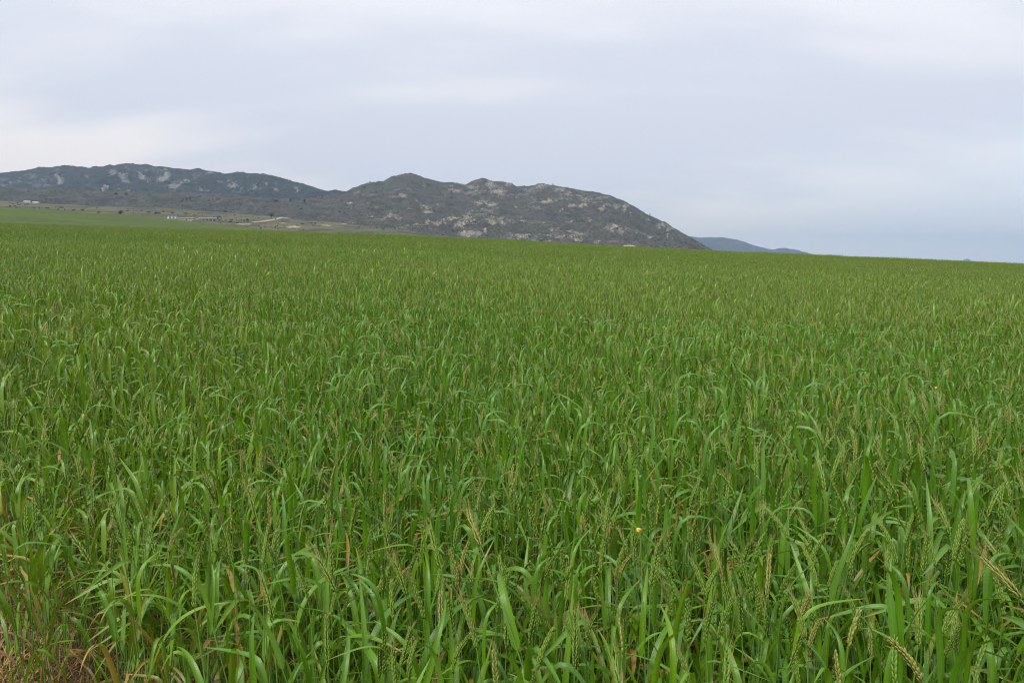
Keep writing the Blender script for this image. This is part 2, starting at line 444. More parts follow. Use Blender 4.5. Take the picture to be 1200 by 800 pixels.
# sky line tables read off the photograph
SKY_MID = curve([(-400, 217), (-100, 219.5), (0, 221), (100, 222.5), (200, 224.5), (240, 226.5), (290, 230.5), (320, 233.5), (350, 233.5), (370, 231), (385, 228.5), (404, 225.2), (413, 220), (422, 216), (430, 213.5), (450, 212), (453, 209.5), (463, 205.5), (472, 203), (480, 202), (487, 204), (497, 209), (508, 211.5), (520, 214), (530, 214), (546, 216), (555, 211), (565, 208), (572, 210.5), (590, 212.5), (599, 215), (606, 218), (620, 218), (628, 215.5), (636, 214), (645, 215.5), (665, 219.5), (685, 223), (700, 225), (715, 227.5), (722, 231), (735, 237), (747.5, 244), (757, 251), (765, 254), (780, 261), (790, 268), (802, 274.5), (810, 278), (822, 286), (835, 294), (850, 302), (880, 312), (1000, 326)])
SKY_LEFT = curve([(-500, 212), (-300, 206), (-150, 210), (-60, 207), (0, 204), (15, 202), (37, 199), (47, 196.5), (60, 197), (72, 194.5), (80, 194.5), (92, 196), (110, 196), (125, 194), (140, 192.5), (152, 192), (172, 193), (185, 194.5), (195, 194.5), (215, 197), (235, 196.5), (250, 199.5), (262, 202.5), (280, 201), (295, 203), (315, 204.5), (330, 209), (355, 215.5), (380, 222.5), (402, 225), (450, 236), (520, 250), (620, 275)])
FIELD_TOP = curve([(-500, 210), (-300, 222), (0, 242), (60, 246.3), (100, 249), (180, 254.6), (250, 262), (300, 267.5), (340, 272.5), (420, 283), (520, 295)])
SCRUB = curve([(-500, 215), (-300, 224), (0, 236.5), (100, 242), (200, 245.5), (300, 253), (400, 262), (480, 271), (540, 282), (600, 288), (700, 293), (800, 298), (900, 304), (1000, 326)])

# the farther green field on the left
pxa = np.arange(-420, 440, 3.0)
layer('far_field', pxa, [(285, lambda p: CREST(p) + 16), (380, lambda p: np.maximum(CREST(p) + 3, FIELD_TOP(p) + 3)), (720, FIELD_TOP), (900, lambda p: FIELD_TOP(p) + 9)],
      [6, 50, 8], lambda x, y, w, a, b: 0.35 * fbm(x / 60, y / 40, 3, 41) * sstep(0.5, 1.3, w), [mat_far_field()], 'smooth green crop field rising behind the wheat')

# valley floor with pasture, scrub and bare earth
BARE = [(375, 252.6, 12, 1.3, 1.1), (344, 265.5, 9, 1.0, 1.0), (330, 261, 8, .7, .7), (405, 257, 8, .8, .8), (383, 263.5, 9, .6, .8), (284, 262.5, 12, 1.0, .8), (350, 249, 8, .8, .7),
        (404, 262, 5, .7, .9), (500, 279, 25, .9, .9), (430, 276, 20, .7, .6), (225, 256.5, 30, 1.2, .6), (40, 235, 10, .8, .5), (335, 254.5, 6, .7, .8), (385, 257, 55, 5, .46), (430, 270, 50, 4, .44), (320, 264, 40, 2.5, .42)]
pxv = np.arange(-420, 1500, 2.0)
layer('valley_ground', pxv, [(330, lambda p: np.maximum(CREST(p) + 13, FIELD_TOP(p) + 16)), (640, lambda p: np.maximum(CREST(p) + 8, FIELD_TOP(p) + 9)),
                             (900, lambda p: np.maximum(np.minimum(FIELD_TOP(p) + 2.5, CREST(p) + 3), SCRUB(p) + 1.5)), (1650, lambda p: np.where(p < 520, SCRUB(p) - 1.0, np.maximum(SCRUB(p) - 1, CREST(p) + 2)))],
      [10, 30, 60], lambda x, y, w, a, b: 1.2 * fbm(x / 120, y / 90, 4, 51) * sstep(1.2, 1.8, w) * sstep(600, 480, a), [mat_valley()],
      'green and brown valley pasture below the rocky hills', lambda PX, PY, X_, Y_, W_: {'bare': patches(PX, PY, BARE)})

# lowland that runs on to the horizon
gl = np.concatenate([np.geomspace(300, 15600, 60)])
GLY, GLT = np.meshgrid(gl, np.linspace(-1.04, 1.04, 80), indexing='ij')
lowz = -24 - 26 * sstep(300, 4000, GLY) + 0 * GLT
lo = grid_mesh('lowland', np.stack([GLT * GLY, GLY, lowz], -1), [mat_plain('lowland_fields', (0.09, 0.11, 0.05), 0.95, 0.1, 0.4, 0.002, obj=False)])
tag(lo, 'hazy flat lowland reaching the horizon beyond the field', kind='structure')

ROCK_MID = [(515, 262, 8, 4), (530, 256, 6, 4), (545, 260, 8, 5), (556, 261, 5, 3), (540, 266, 8, 4), (548, 274, 10, 3.5), (560, 275, 5, 3), (548, 251, 5, 2), (575, 257, 8, 5, .8), (590, 260, 6, 3, .8), (568, 272, 3, 2),
            (535, 225, 11, 2.4, .9), (563, 236, 11, 2.4, .9), (577, 239, 7, 2.6, .9), (553, 218, 9, 2, .9), (583, 222, 11, 4, .9), (575, 215, 9, 3, .9), (597, 216, 6, 2.5, .9), (603, 229, 5, 1, .8), (604, 241, 2.5, 1), (613, 255, 5, 1, .9), (613, 278, 11, 2.8, 1.0),
            (640, 234, 15, 1.5, .9), (672, 241, 7, 1.2, 1.1), (683, 242, 5, 1), (700, 234, 9, 1, .8), (658, 245, 3, 1), (667, 256, 4, 1), (715, 265, 11, 3, .8), (725, 267, 8, 3, .8), (660, 277, 6, 2), (675, 278, 8, 3, 1.0), (700, 282, 5, 2, .8), (705, 244, 6, 2, .8),
            (635, 217, 9, 2, .8), (655, 221, 9, 2, .8), (665, 226, 11, 3, .7), (690, 230, 11, 3, .7), (722, 240, 6, 3, .8), (775, 264, 7, 1.8), (783, 268, 5, 1.5), (782, 276, 2.5, 1), (762, 278, 3.5, 1), (740, 251, 4, 2, .8), (733, 241, 5, 2, .8), (760, 258, 4, 1, .8),
            (428, 252, 11, 2, .9), (436, 250, 5, 2, .8), (457, 249, 4, 1.3, 1.1), (455, 253, 7, 1.5, .9), (467, 257, 5, 1.6), (480, 245, 6, .9), (500, 245, 8, 1.0, 1.1), (470, 229, 5, 1, .9), (472, 235, 2.5, .8), (503, 262, 7, 2), (490, 265, 7, 2, .9), (440, 240, 5, 1, .8), (445, 216, 2.5, 1, .8),
            (545, 246, 12, .9, .6), (620, 262, 10, 1, .6), (650, 268, 14, 1.4, .6), (690, 256, 14, 1.0, .6), (740, 284, 10, 1, .6), (640, 283, 6, 2, .7), (590, 276, 6, 1.5, .6), (410, 240, 6, 1, .6), (395, 233, 6, .8, .6)]
ROCK_LEFT = [(67, 203, 4, 4), (70, 210, 4, 3), (71, 217, 1.5, 3), (52, 211, 4, 1.5, .8), (12, 213, 4, 3, .8), (25, 209, 7, 1.5, .7), (133, 200, 6, 3, .9), (145, 205, 7, 2), (125, 218, 4, 3), (120, 220, 3, 2), (140, 217, 3, 1.2), (150, 219, 3, 1), (157, 219, 2, 1), (190, 202, 8, 3), (180, 208, 6, 2), (195, 199, 4, 2.5), (205, 214, 9, 3, .85), (215, 211, 7, 3, .85), (165, 201, 11, 1.5, .8), (148, 195, 4, .9, .8),
             (302, 216, 6, 3), (313, 217, 2.5, 2), (320, 219, 7, 3), (285, 222, 3.5, 2), (348, 220, 3.5, 1.5), (349, 226, 2.5, 1.1), (275, 214, 6, 4), (297, 217, 4, 4), (245, 201, 7, 1.5, .8), (268, 213, 5, 2), (235, 219, 2.5, 1), (-30, 214, 10, 3), (-90, 218, 12, 3), (100, 206, 5, 1.5, .6), (228, 206, 5, 1.5, .7)]
def hill_noise(amp, sc, seed, ridge_k, lst=None):
    def fn(x, y, w, px, py):
        front = np.clip(w, 0, ridge_k) / ridge_k
        keep = sstep(0.02, 0.3, front) * (1 - 0.75 * sstep(0.80, 1.0, front)) + 0.35 * sstep(1.0, 1.5, w / ridge_k)
        big = fbm(x / (260 * sc), y / (420 * sc), 3, seed) * 1.0
        rid = (ridged(x / (120 * sc), y / (170 * sc), 5, seed + 7) - 0.5) * 0.9
        fine = fbm(x / (22 * sc), y / (22 * sc), 3, seed + 13) * 0.26
        out_ = amp * keep * (big + rid) + amp * fine * sstep(0.0, 0.15, front)
        if lst is not None:
            rk = patches(px, py, lst)
            out_ = out_ + rk * amp * 1.0 * (ridged(x / (26 * sc), y / (30 * sc), 3, seed + 3) - 0.35) * (1 - .6 * sstep(0.85, 1.0, front))
        return out_
    return fn
def rock_attr(lst, seed, base):
    def fn(PX, PY, X_, Y_, W_):
        r = patches(PX, PY, lst)
        gen = sstep(0.16, 0.55, fbm(X_ / 60, Y_ / 60, 4, seed)) * base
        if lst is ROCK_MID: gen = gen * sstep(375, 420, PX)            # the long slope on the left is smooth scrub
        return {'rock': np.maximum(r * 0.80, gen) * (W_ < 1.35)}
    return fn
MID_MAT = mat_hill('scrub_and_granite', (0.040, 0.042, 0.036), (0.088, 0.082, 0.068), (0.30, 0.262, 0.21), (0.20, 0.188, 0.168), (0.054, 0.064, 0.040))
LEFT_MAT = mat_hill('dark_scrub_and_granite', (0.018, 0.023, 0.022), (0.036, 0.037, 0.034), (0.27, 0.255, 0.23), (0.17, 0.165, 0.152), (0.024, 0.034, 0.022))
MID_R = curve([(-400, 2050), (300, 2100), (380, 2350), (480, 2700), (640, 2700), (760, 2500), (850, 2250), (1000, 2150)])
pxm = np.arange(-330, 900, 0.9)
layer('rocky_hill', pxm, [(1560, lambda p: SCRUB(p) + 3.0), (MID_R, SKY_MID), (lambda p: MID_R(p) + 700, lambda p: SKY_MID(p) + 45)], [230, 26],
      hill_noise(15.0, 1.0, 60, 1.0, ROCK_MID), [MID_MAT], 'grey-green rocky hill with pale granite outcrops behind the field', rock_attr(ROCK_MID, 71, 0.42),
      [lambda w: w ** 1.15, lambda w: w ** 1.6])
pxl = np.arange(-420, 640, 1.0)
layer('mountain_range', pxl, [(2650, lambda p: np.maximum(SKY_MID(p) + 14, SKY_LEFT(p) + 12)), (3700, SKY_LEFT), (4500, lambda p: SKY_LEFT(p) + 38)], [130, 20],
      hill_noise(28.0, 1.5, 80, 1.0, ROCK_LEFT), [LEFT_MAT], 'dark blue-grey mountain range with rock faces on the left', rock_attr(ROCK_LEFT, 91, 0.40), [lambda w: w ** 0.95, lambda w: w ** 1.5])
FAR_MAT = mat_hill('far_mountain_scrub', (0.035, 0.040, 0.040), (0.05, 0.052, 0.05), (0.12, 0.115, 0.11), (0.15, 0.145, 0.13), (0.06, 0.065, 0.05), 0.25)
SKY_FAR = curve([(640, 300), (700, 288), (760, 280), (800, 275), (806, 275.7), (822, 278.5), (835, 277.6), (846, 277), (864, 280), (876, 284), (888, 288), (906, 292), (920, 290.4), (934, 292.5), (951, 298), (958, 301), (975, 306), (1000, 311)])
layer('far_mountain', np.arange(640, 1001, 1.0), [(8600, lambda p: np.full_like(p, 313.0)), (10000, lambda p: np.minimum(SKY_FAR(p), 312)), (11500, lambda p: SKY_FAR(p) + 22)], [60, 12],
      hill_noise(30.0, 4.0, 110, 1.0), [FAR_MAT], 'far blue hazy mountain past the end of the rocky hill', rock_attr([], 99, 0.2))
SKY_TINY = curve([(1110, 312), (1122, 309), (1126.5, 306.5), (1130, 304), (1133.5, 303), (1137, 304.4), (1140, 306.4), (1146, 307), (1151, 305.8), (1156, 307.6), (1165, 312)])
layer('distant_peak', np.arange(1110, 1166, 0.7), [(13800, lambda p: np.full_like(p, 313.5)), (14400, lambda p: np.minimum(SKY_TINY(p), 312.5)), (14900, lambda p: SKY_TINY(p) + 10)], [20, 6],
      hill_noise(12.0, 4.0, 130, 1.0), [FAR_MAT], 'tiny blue peak on the horizon at the right', rock_attr([], 99, 0.2))

# boulders and bushes that stud the hillsides (too many to count)
ICO_V = None
def ico():
    import bmesh
    bm = bmesh.new(); bmesh.ops.create_icosphere(bm, subdivisions=1, radius=1)
    v = np.array([q.co[:] for q in bm.verts]); f = np.array([[q.index for q in p.verts] for p in bm.faces]); bm.free()
    return v, f
IV, IF = ico()
def scatter_blobs(name, parent, lay, n, size, flat, mats, accept, seed, sink=0.3, jag=0.35):
    rg = np.random.default_rng(seed); pxs, XX, YY, ZZ = LAYERS[lay]
    rows, cols = XX.shape
    V, Fc, cnt, tries = [], [], 0, 0
    ncheck = 60000
    ci = rg.integers(0, cols, ncheck); ri = rg.integers(2, int(rows * 0.92), ncheck)
    a, b, _ = project(XX[ri, ci], YY[ri, ci], ZZ[ri, ci])
    ok = accept(a, b, rg)
    for c_, r_ in list(zip(ci[ok], ri[ok]))[:n]:
        s = rg.lognormal(math.log(size), 0.45)
        v = IV * (1 + rg.uniform(-jag, jag, (len(IV), 1))) * np.array([s * rg.uniform(.8, 1.5), s * rg.uniform(.8, 1.4), s * flat])
        ang = rg.uniform(0, 6.28); cA, sA = math.cos(ang), math.sin(ang)
        v = np.stack([v[:, 0] * cA - v[:, 1] * sA, v[:, 0] * sA + v[:, 1] * cA, v[:, 2]], 1)
        v = v + np.array([XX[r_, c_] + rg.uniform(-2, 2), YY[r_, c_] + rg.uniform(-2, 2), ZZ[r_, c_] + s * flat * (0.5 - sink)])
        Fc.append(IF + cnt * len(IV)); V.append(v); cnt += 1
    V = np.concatenate(V); Fc = np.concatenate(Fc)
    me = bpy.data.meshes.new(name); me.from_pydata(V.tolist(), [], Fc.tolist())
    for m in mats: me.materials.append(m)
    me.polygons.foreach_set('use_smooth', [False] * len(Fc)); me.update()
    o = bpy.data.objects.new(name, me); C.objects.link(o); o.parent = parent; o['kind'] = 'stuff'
    return o
def acc(lst, base, lo):
    def fn(a, b, rg): return (patches(a, b, lst) * rg.uniform(0.4, 1.0, a.shape) > lo) | (rg.uniform(0, 1, a.shape) < base)
    return fn
M_BOULDER = mat_plain('granite_boulder', (0.20, 0.18, 0.15), 0.9, 0.2, 0.55, 0.10, obj=False)
M_BUSH = mat_plain('hill_bush', (0.040, 0.048, 0.028), 0.95, 0.1, 0.45, 0.2, obj=False)
mid, lft = bpy.data.objects['rocky_hill'], bpy.data.objects['mountain_range']
scatter_blobs('boulders', mid, 'rocky_hill', 2600, 1.6, 0.75, [M_BOULDER], acc(ROCK_MID, 0.0, 0.42), 5)
scatter_blobs('bushes', mid, 'rocky_hill', 4500, 1.0, 0.75, [M_BUSH], lambda a, b, rg: (rg.uniform(0, 1, a.shape) < np.where(a > 390, 0.26, 0.10)) & (a > -60), 6)
scatter_blobs('boulders', lft, 'mountain_range', 700, 2.0, 0.9, [M_BOULDER], acc(ROCK_LEFT, 0.0, 0.5), 8)
scatter_blobs('bushes', lft, 'mountain_range', 1800, 1.7, 0.7, [M_BUSH], lambda a, b, rg: (rg.uniform(0, 1, a.shape) < 0.2) & (a > -60), 9)
scatter_blobs('bushes', bpy.data.objects['valley_ground'], 'valley_ground', 420, 0.9, 0.7, [M_BUSH], lambda a, b, rg: (rg.uniform(0, 1, a.shape) < 0.5) & (a > -40) & (a < 540) & (fbm(a / 14, b / 4, 3, 77) > 0.12) & (b < FIELD_TOP(a) + 2), 10)

# ------------------------------------------------------------------ dirt track up the valley slope
def track(name, pts, width, lay, label):
    P = [hit(lay, *q) for q in pts]
    D = []
    for a, b in zip(P[:-1], P[1:]):
        for i in range(6): D.append([a[k] + (b[k] - a[k]) * i / 6 for k in range(3)])
    D.append(list(P[-1])); D = np.array(D)
    tg = np.gradient(D, axis=0); nx = np.stack([-tg[:, 1], tg[:, 0]], 1); nx /= np.linalg.norm(nx, axis=1)[:, None] + 1e-9
    G = []
    for k, off in enumerate((-1, -0.5, 0.5, 1)):
        w = width * off * (1 + 0.2 * fbm(np.arange(len(D)) * 0.6, np.full(len(D), k * 3.1), 2, 4))
        G.append(np.stack([D[:, 0] + nx[:, 0] * w, D[:, 1] + nx[:, 1] * w, D[:, 2] + (0.5 if abs(off) < 1 else -0.3)], 1))
    return tag(grid_mesh(name, np.array(G), [M_DIRT]), label, kind='structure')
M_DIRT = mat_plain('pale_dirt', (0.29, 0.24, 0.165), 0.95, 0.1, 0.25, 0.1, obj=False)
track('dirt_track', [(294, 260.6), (306, 259.6), (316, 258), (322, 257), (330, 253.4), (336, 250), (341, 247.2)], 5.5, 'valley_ground', 'pale dirt track climbing the valley slope')

# ------------------------------------------------------------------ farm buildings in the valley
M_WHITE = mat_plain('whitewash', (0.50, 0.49, 0.47), 0.8, 0.2, 0.08, 0.6)
M_PINK = mat_plain('pinkish_plaster', (0.36, 0.28, 0.24), 0.85, 0.2, 0.12, 0.6)
M_TIN = mat_plain('grey_tin_roof', (0.15, 0.155, 0.165), 0.6, 0.5, 0.12, 0.7)
M_REDROOF = mat_plain('weathered_red_roof', (0.42, 0.27, 0.22), 0.8, 0.2, 0.2, 0.7)
M_PANE = mat_plain('dark_window_pane', (0.03, 0.035, 0.04), 0.15, 0.5, 0.1, 1.0)
M_DOOR = mat_plain('brown_door', (0.10, 0.06, 0.04), 0.6, 0.3, 0.2, 2.0)
def building(name, label, loc, rz, L, D, h, rh, wall_m, roof_m, nwin, door_at, group=None, open_bays=0):
    o = tag(empty(name, loc, rz), label, 'building', group)
    w = MB(); t = 0.3
    sink = -1.5
    w.box(-L/2, L/2, -D/2, D/2, sink, h)
    w.add([(-L/2, -D/2, h), (-L/2, D/2, h), (-L/2, 0, h + rh), (L/2, -D/2, h), (L/2, D/2, h), (L/2, 0, h + rh)], [(0, 2, 1), (3, 4, 5)])
    w.build('wall', wall_m, o, smooth=False)
    r = MB(); e = 0.5; th = 0.18
    for sgn in (-1, 1):
        y1 = sgn * (D / 2 + e); z1 = h - e * rh / (D / 2)
        v = [(-L/2 - e, 0, h + rh), (L/2 + e, 0, h + rh), (L/2 + e, y1, z1), (-L/2 - e, y1, z1)]
        r.add(v + [(a, b, c + th) for a, b, c in v], [(0, 1, 2, 3), (4, 7, 6, 5), (0, 4, 5, 1), (1, 5, 6, 2), (2, 6, 7, 3), (3, 7, 4, 0)])
    ro = r.build('roof', roof_m, o, smooth=False)
    for k in range(nwin):
        x = -L/2 + L * (k + 0.5) / nwin
        if door_at is not None and abs(x - door_at) < 1.4: continue
        f = MB().box(x - 0.75, x + 0.75, -D/2 - 0.06, -D/2 + 0.02, h * 0.38, h * 0.80).build('window', M_WHITE if wall_m is not M_WHITE else M_DOOR, o, smooth=False)
        MB().box(x - 0.6, x + 0.6, -D/2 - 0.09, -D/2 - 0.05, h * 0.43, h * 0.75).build('pane', M_PANE, f, smooth=False)
    if door_at is not None:
        MB().box(door_at - 0.6, door_at + 0.6, -D/2 - 0.07, -D/2 + 0.02, sink, h * 0.75).build('door', M_DOOR, o, smooth=False)
    for k in range(open_bays):
        x = -L/2 + L * (k + 0.5) / open_bays
        MB().box(x - L / open_bays * 0.40, x + L / open_bays * 0.40, -D/2 - 0.08, -D/2 + 0.02, sink, h * 0.82).build('bay_opening', M_PANE, o, smooth=False)
    return o
def spot(px, py, lay='valley_ground'): return hit(lay, px, py)
g_ = 'white gabled cottages of the farm'
for px, lab in ((197, 'leftmost of three small white gabled farm cottages'), (200.8, 'middle of three small white gabled farm cottages'), (204.6, 'rightmost of three small white gabled farm cottages')):
    building('cottage', lab, spot(px, 256.3), R(90), 5.0, 3.0, 2.0, 2.1, M_WHITE, M_TIN, 1, None, g_)
building('farmhouse', 'long low pinkish farmhouse beside the three white cottages', spot(217, 258.2), R(2), 22, 6, 2.2, 1.0, M_PINK, M_TIN, 6, 2.0)
building('farm_shed', 'long grey tin-roofed shed at the right end of the farm', spot(243, 258.2), R(-3), 26, 7, 2.2, 1.4, M_PINK, M_TIN, 0, None, None, 5)
building('white_barn', 'left of two white barns below the scrub slope', spot(31.5, 232.2), R(4), 13, 6, 2.2, 1.0, M_WHITE, M_WHITE, 3, None, 'white barns below the scrub slope')
building('white_barn', 'right of two white barns below the scrub slope', spot(40.2, 232.4), R(-3), 12, 6, 2.0, 0.9, M_WHITE, M_WHITE, 3, None, 'white barns below the scrub slope')
building('hill_house', 'pale pink house at the foot of the hill behind the field', hit('rocky_hill', 736, 290.6), R(6), 22, 8, 4.2, 2.0, M_PINK, M_REDROOF, 4, 3.0)
building('hill_cottage', 'tiny white gabled cottage beside the pale pink hill house', hit('rocky_hill', 743, 290.8), R(80), 7, 5, 3.6, 3.0, M_WHITE, M_TIN, 1, None)

# ------------------------------------------------------------------ trees that stand singly
M_BARK = mat_plain('tree_bark', (0.075, 0.060, 0.045), 0.9, 0.1, 0.3, 1.5)
def foliage_mat(name, c):
    t = NT(name); n = t.noise(1.2, 3, 0.6, t.coord(obj=True))
    col = t.mix(t.map(n, 0.3, 0.7), tuple(q * 0.6 for q in c), tuple(q * 1.35 for q in c))
    b = t.bsdf(col, 0.7, 0.25); tr = t.n('ShaderNodeBsdfTranslucent'); t.set(tr.inputs[0], col)
    ms = t.n('ShaderNodeMixShader'); ms.inputs[0].default_value = 0.25
    t.t.links.new(b, ms.inputs[1]); t.t.links.new(tr.outputs[0], ms.inputs[2]); return t.end(ms.outputs[0])
M_TREE = [foliage_mat('dark_foliage', (0.034, 0.046, 0.026)), foliage_mat('olive_foliage', (0.055, 0.065, 0.035))]
def tube(mb, pts, radii, sides=5, mat=0, **at_):
    pts = [Vector(p) for p in pts]; V, Fc = [], []
    for i, p in enumerate(pts):
        d = (pts[min(i + 1, len(pts) - 1)] - pts[max(i - 1, 0)]).normalized()
        a = d.orthogonal().normalized() if abs(d.z) < 0.95 else Vector((1, 0, 0)); b = d.cross(a).normalized(); a = b.cross(d)
        for k in range(sides):
            q = 2 * math.pi * k / sides
            V.append(p + (a * math.cos(q) + b * math.sin(q)) * radii[i])
    for i in range(len(pts) - 1):
        for k in range(sides):
            Fc.append((i * sides + k, i * sides + (k + 1) % sides, (i + 1) * sides + (k + 1) % sides, (i + 1) * sides + k))
    full = {}
    for k_, v_ in at_.items(): full[k_] = v_ if np.isscalar(v_) else [q for q in v_ for _ in range(sides)]
    mb.add(V, Fc, mat, **full)
def tree(name, label, loc, H, Wd, seed, mat=0, trunk=0.3, cat='tree', group=None, leaves=420):
    rg = np.random.default_rng(seed); o = tag(empty(name, loc), label, cat, group)
    tb = MB(); th = H * trunk
    tube(tb, [(0, 0, -1), (0.02 * H, 0, th * .6), (0, 0.02 * H, th), (0, 0, H * 0.8)], [H * .04, H * .032, H * .026, H * .008])
    lobes = []
    for k in range(9):
        a = rg.uniform(0, 6.28); rr = rg.uniform(0.1, 0.36) * Wd; zz = rg.uniform(th / H + 0.12, 0.88) * H
        tip = (rr * math.cos(a), rr * math.sin(a), zz)
        tube(tb, [(0, 0, max(th * .7, zz - 0.35 * H)), (tip[0] * .5, tip[1] * .5, zz - 0.1 * H), tip], [H * .016, H * .011, H * .004], 4)
        lobes.append((tip, rg.uniform(0.16, 0.28)))
    tb.build('trunk', M_BARK, o)
    cb = MB()
    for _ in range(leaves):
        c, rad = lobes[rg.integers(len(lobes))]
        d = rg.normal(size=3); d /= np.linalg.norm(d); q = rad * rg.uniform(0.35, 1.0)
        p = Vector((c[0] + d[0] * q * Wd, c[1] + d[1] * q * Wd, c[2] + d[2] * q * H * 0.8)); p.z = max(p.z, 0.05 * H)
        s = rg.uniform(0.04, 0.085) * max(H, Wd)
        n = Vector((d[0], d[1], d[2] + .4)) + Vector(rg.normal(size=3) * .5); a = n.orthogonal().normalized(); b = n.normalized().cross(a)
        cb.add([p + a * s, p + b * s * .7, p - a * s, p - b * s * .6], [(0, 1, 2, 3)])
    cb.build('crown', M_TREE[mat], o, smooth=False)
    return o
def bare_tree(name, label, loc, H, seed):
    rg = random.Random(seed); o = tag(empty(name, loc), label, 'tree'); tb, bb = MB(), MB()
    def grow(mb, p, d, L, r, lev):
        q = p + d * L * .5 + Vector((rg.uniform(-.1, .1), rg.uniform(-.1, .1), 0)) * L; e = q + d * L * .5
        tube(mb, [p, q, e], [r, r * .8, r * .6], 4)
        if lev == 0: return
        for _ in range(3):
            nd = (d + Vector((rg.uniform(-.8, .8), rg.uniform(-.8, .8), rg.uniform(-.1, .5)))).normalized()
            grow(bb, e, nd, L * rg.uniform(.55, .8), r * .55, lev - 1)
    grow(tb, Vector((0, 0, -.5)), Vector((.05, 0, 1)), H * .42, H * .022, 3)
    tb.build('trunk', M_BARK, o); bb.build('branches', M_BARK, o); return o
TREES = [  # px, py of the foot, height and width in photo pixels, layer, name, label, material
    (141, 251.2, 4.6, 8, 'valley_ground', 'farm_tree', 'dark spreading tree at the far edge of the green field', 0),
    (317.5, 256.2, 7.5, 6.5, 'valley_ground', 'round_tree', 'large dark round tree beside the pale dirt track', 0),
    (289.5, 259.5, 3.2, 4, 'valley_ground', 'small_tree', 'small dark tree left of the dirt track foot', 0),
    (135, 228.6, 3.4, 5, 'rocky_hill', 'slope_tree', 'left of two lone trees high on the scrub slope', 0),
    (147.5, 228.8, 3.2, 4.5, 'rocky_hill', 'slope_tree', 'right of two lone trees high on the scrub slope', 0),
    (213, 236, 3.8, 4, 'rocky_hill', 'grove_tree', 'leftmost tree of the small grove on the scrub slope', 1),
    (218, 236.4, 5.0, 5, 'rocky_hill', 'grove_tree', 'middle tree of the small grove on the scrub slope', 1),
    (222.5, 235.8, 5.2, 5, 'rocky_hill', 'grove_tree', 'rightmost tree of the small grove on the scrub slope', 1),
    (340, 236.6, 3.6, 4, 'rocky_hill', 'ridge_tree', 'low bushy tree on the saddle between the hills', 0),
    (356.3, 238.8, 5.2, 2.6, 'rocky_hill', 'ridge_tree', 'tall narrow tree on the saddle between the hills', 0),
    (324, 236.5, 3.0, 7, 'rocky_hill', 'ridge_tree', 'wide flat dark tree left on the saddle between the hills', 0),
    (761.6, 253.6, 3.2, 1.6, 'rocky_hill', 'skyline_tree', 'tiny narrow tree on the descending right skyline of the hill', 0),
    (778, 261.5, 2.2, 2.6, 'rocky_hill', 'skyline_tree', 'tiny bushy tree lowest on the right skyline of the hill', 0),
    (648, 217, 1.8, 2.2, 'rocky_hill', 'skyline_tree', 'tiny round tree on the skyline right of the third summit', 0),
    (606.5, 286.5, 5.2, 2.2, 'rocky_hill', 'foot_tree', 'leftmost thin tree in front of the pale granite dome', 1),
    (611.5, 286.8, 5.6, 2.2, 'rocky_hill', 'foot_tree', 'middle thin tree in front of the pale granite dome', 1),
    (614.6, 287, 5.4, 1.8, 'rocky_hill', 'foot_tree', 'rightmost thin tree in front of the pale granite dome', 1),
    (270, 260.5, 1.6, 5, 'valley_ground', 'low_bush', 'left of two low dark bushes in the pale green pasture', 0),
    (277.5, 262, 1.6, 4.5, 'valley_ground', 'low_bush', 'right of two low dark bushes in the pale green pasture', 0),
]
for i, (px, py, hh, ww, lay, nm, lab, m) in enumerate(TREES):
    loc = hit(lay, px, py); k = loc[1] / F
    tree(nm, lab, loc, hh * k, ww * k, 300 + i, m, 0.15 if 'bush' in nm or ww > hh else 0.3, 'bush' if 'bush' in nm else 'tree', leaves=260)
b_ = hit('valley_ground', 448, 277.5)
bare_tree('bare_tree', 'bare leafless tree standing beyond the field below the hill', (b_[0], b_[1], b_[2]), 13.5 * b_[1] / F, 5)
for i, (px, py, ww) in enumerate([(12, 242.4, 4), (39, 244.3, 2.5), (46, 244.8, 3), (54.5, 245, 5), (68, 246.2, 4), (75, 246.6, 3), (86, 247.4, 5), (96, 247.6, 6), (116, 249.4, 3.5), (165.5, 247.8, 3), (173, 249.6, 6), (186, 250.8, 6), (191, 249, 3), (201, 250.2, 5)]):
    loc = hit('valley_ground', px, py); k = loc[1] / F
    ordn = ['first', 'second', 'third', 'fourth', 'fifth', 'sixth', 'seventh', 'eighth', 'ninth', 'tenth', 'eleventh', 'twelfth', 'thirteenth', 'last'][i]
    tree('hedge_bush', f'{ordn} dark bush from the left along the far edge of the green field', loc, 2.0 * k, ww * k, 400 + i, 0, 0.1, 'bush', 'bushes along the far field edge', 160)

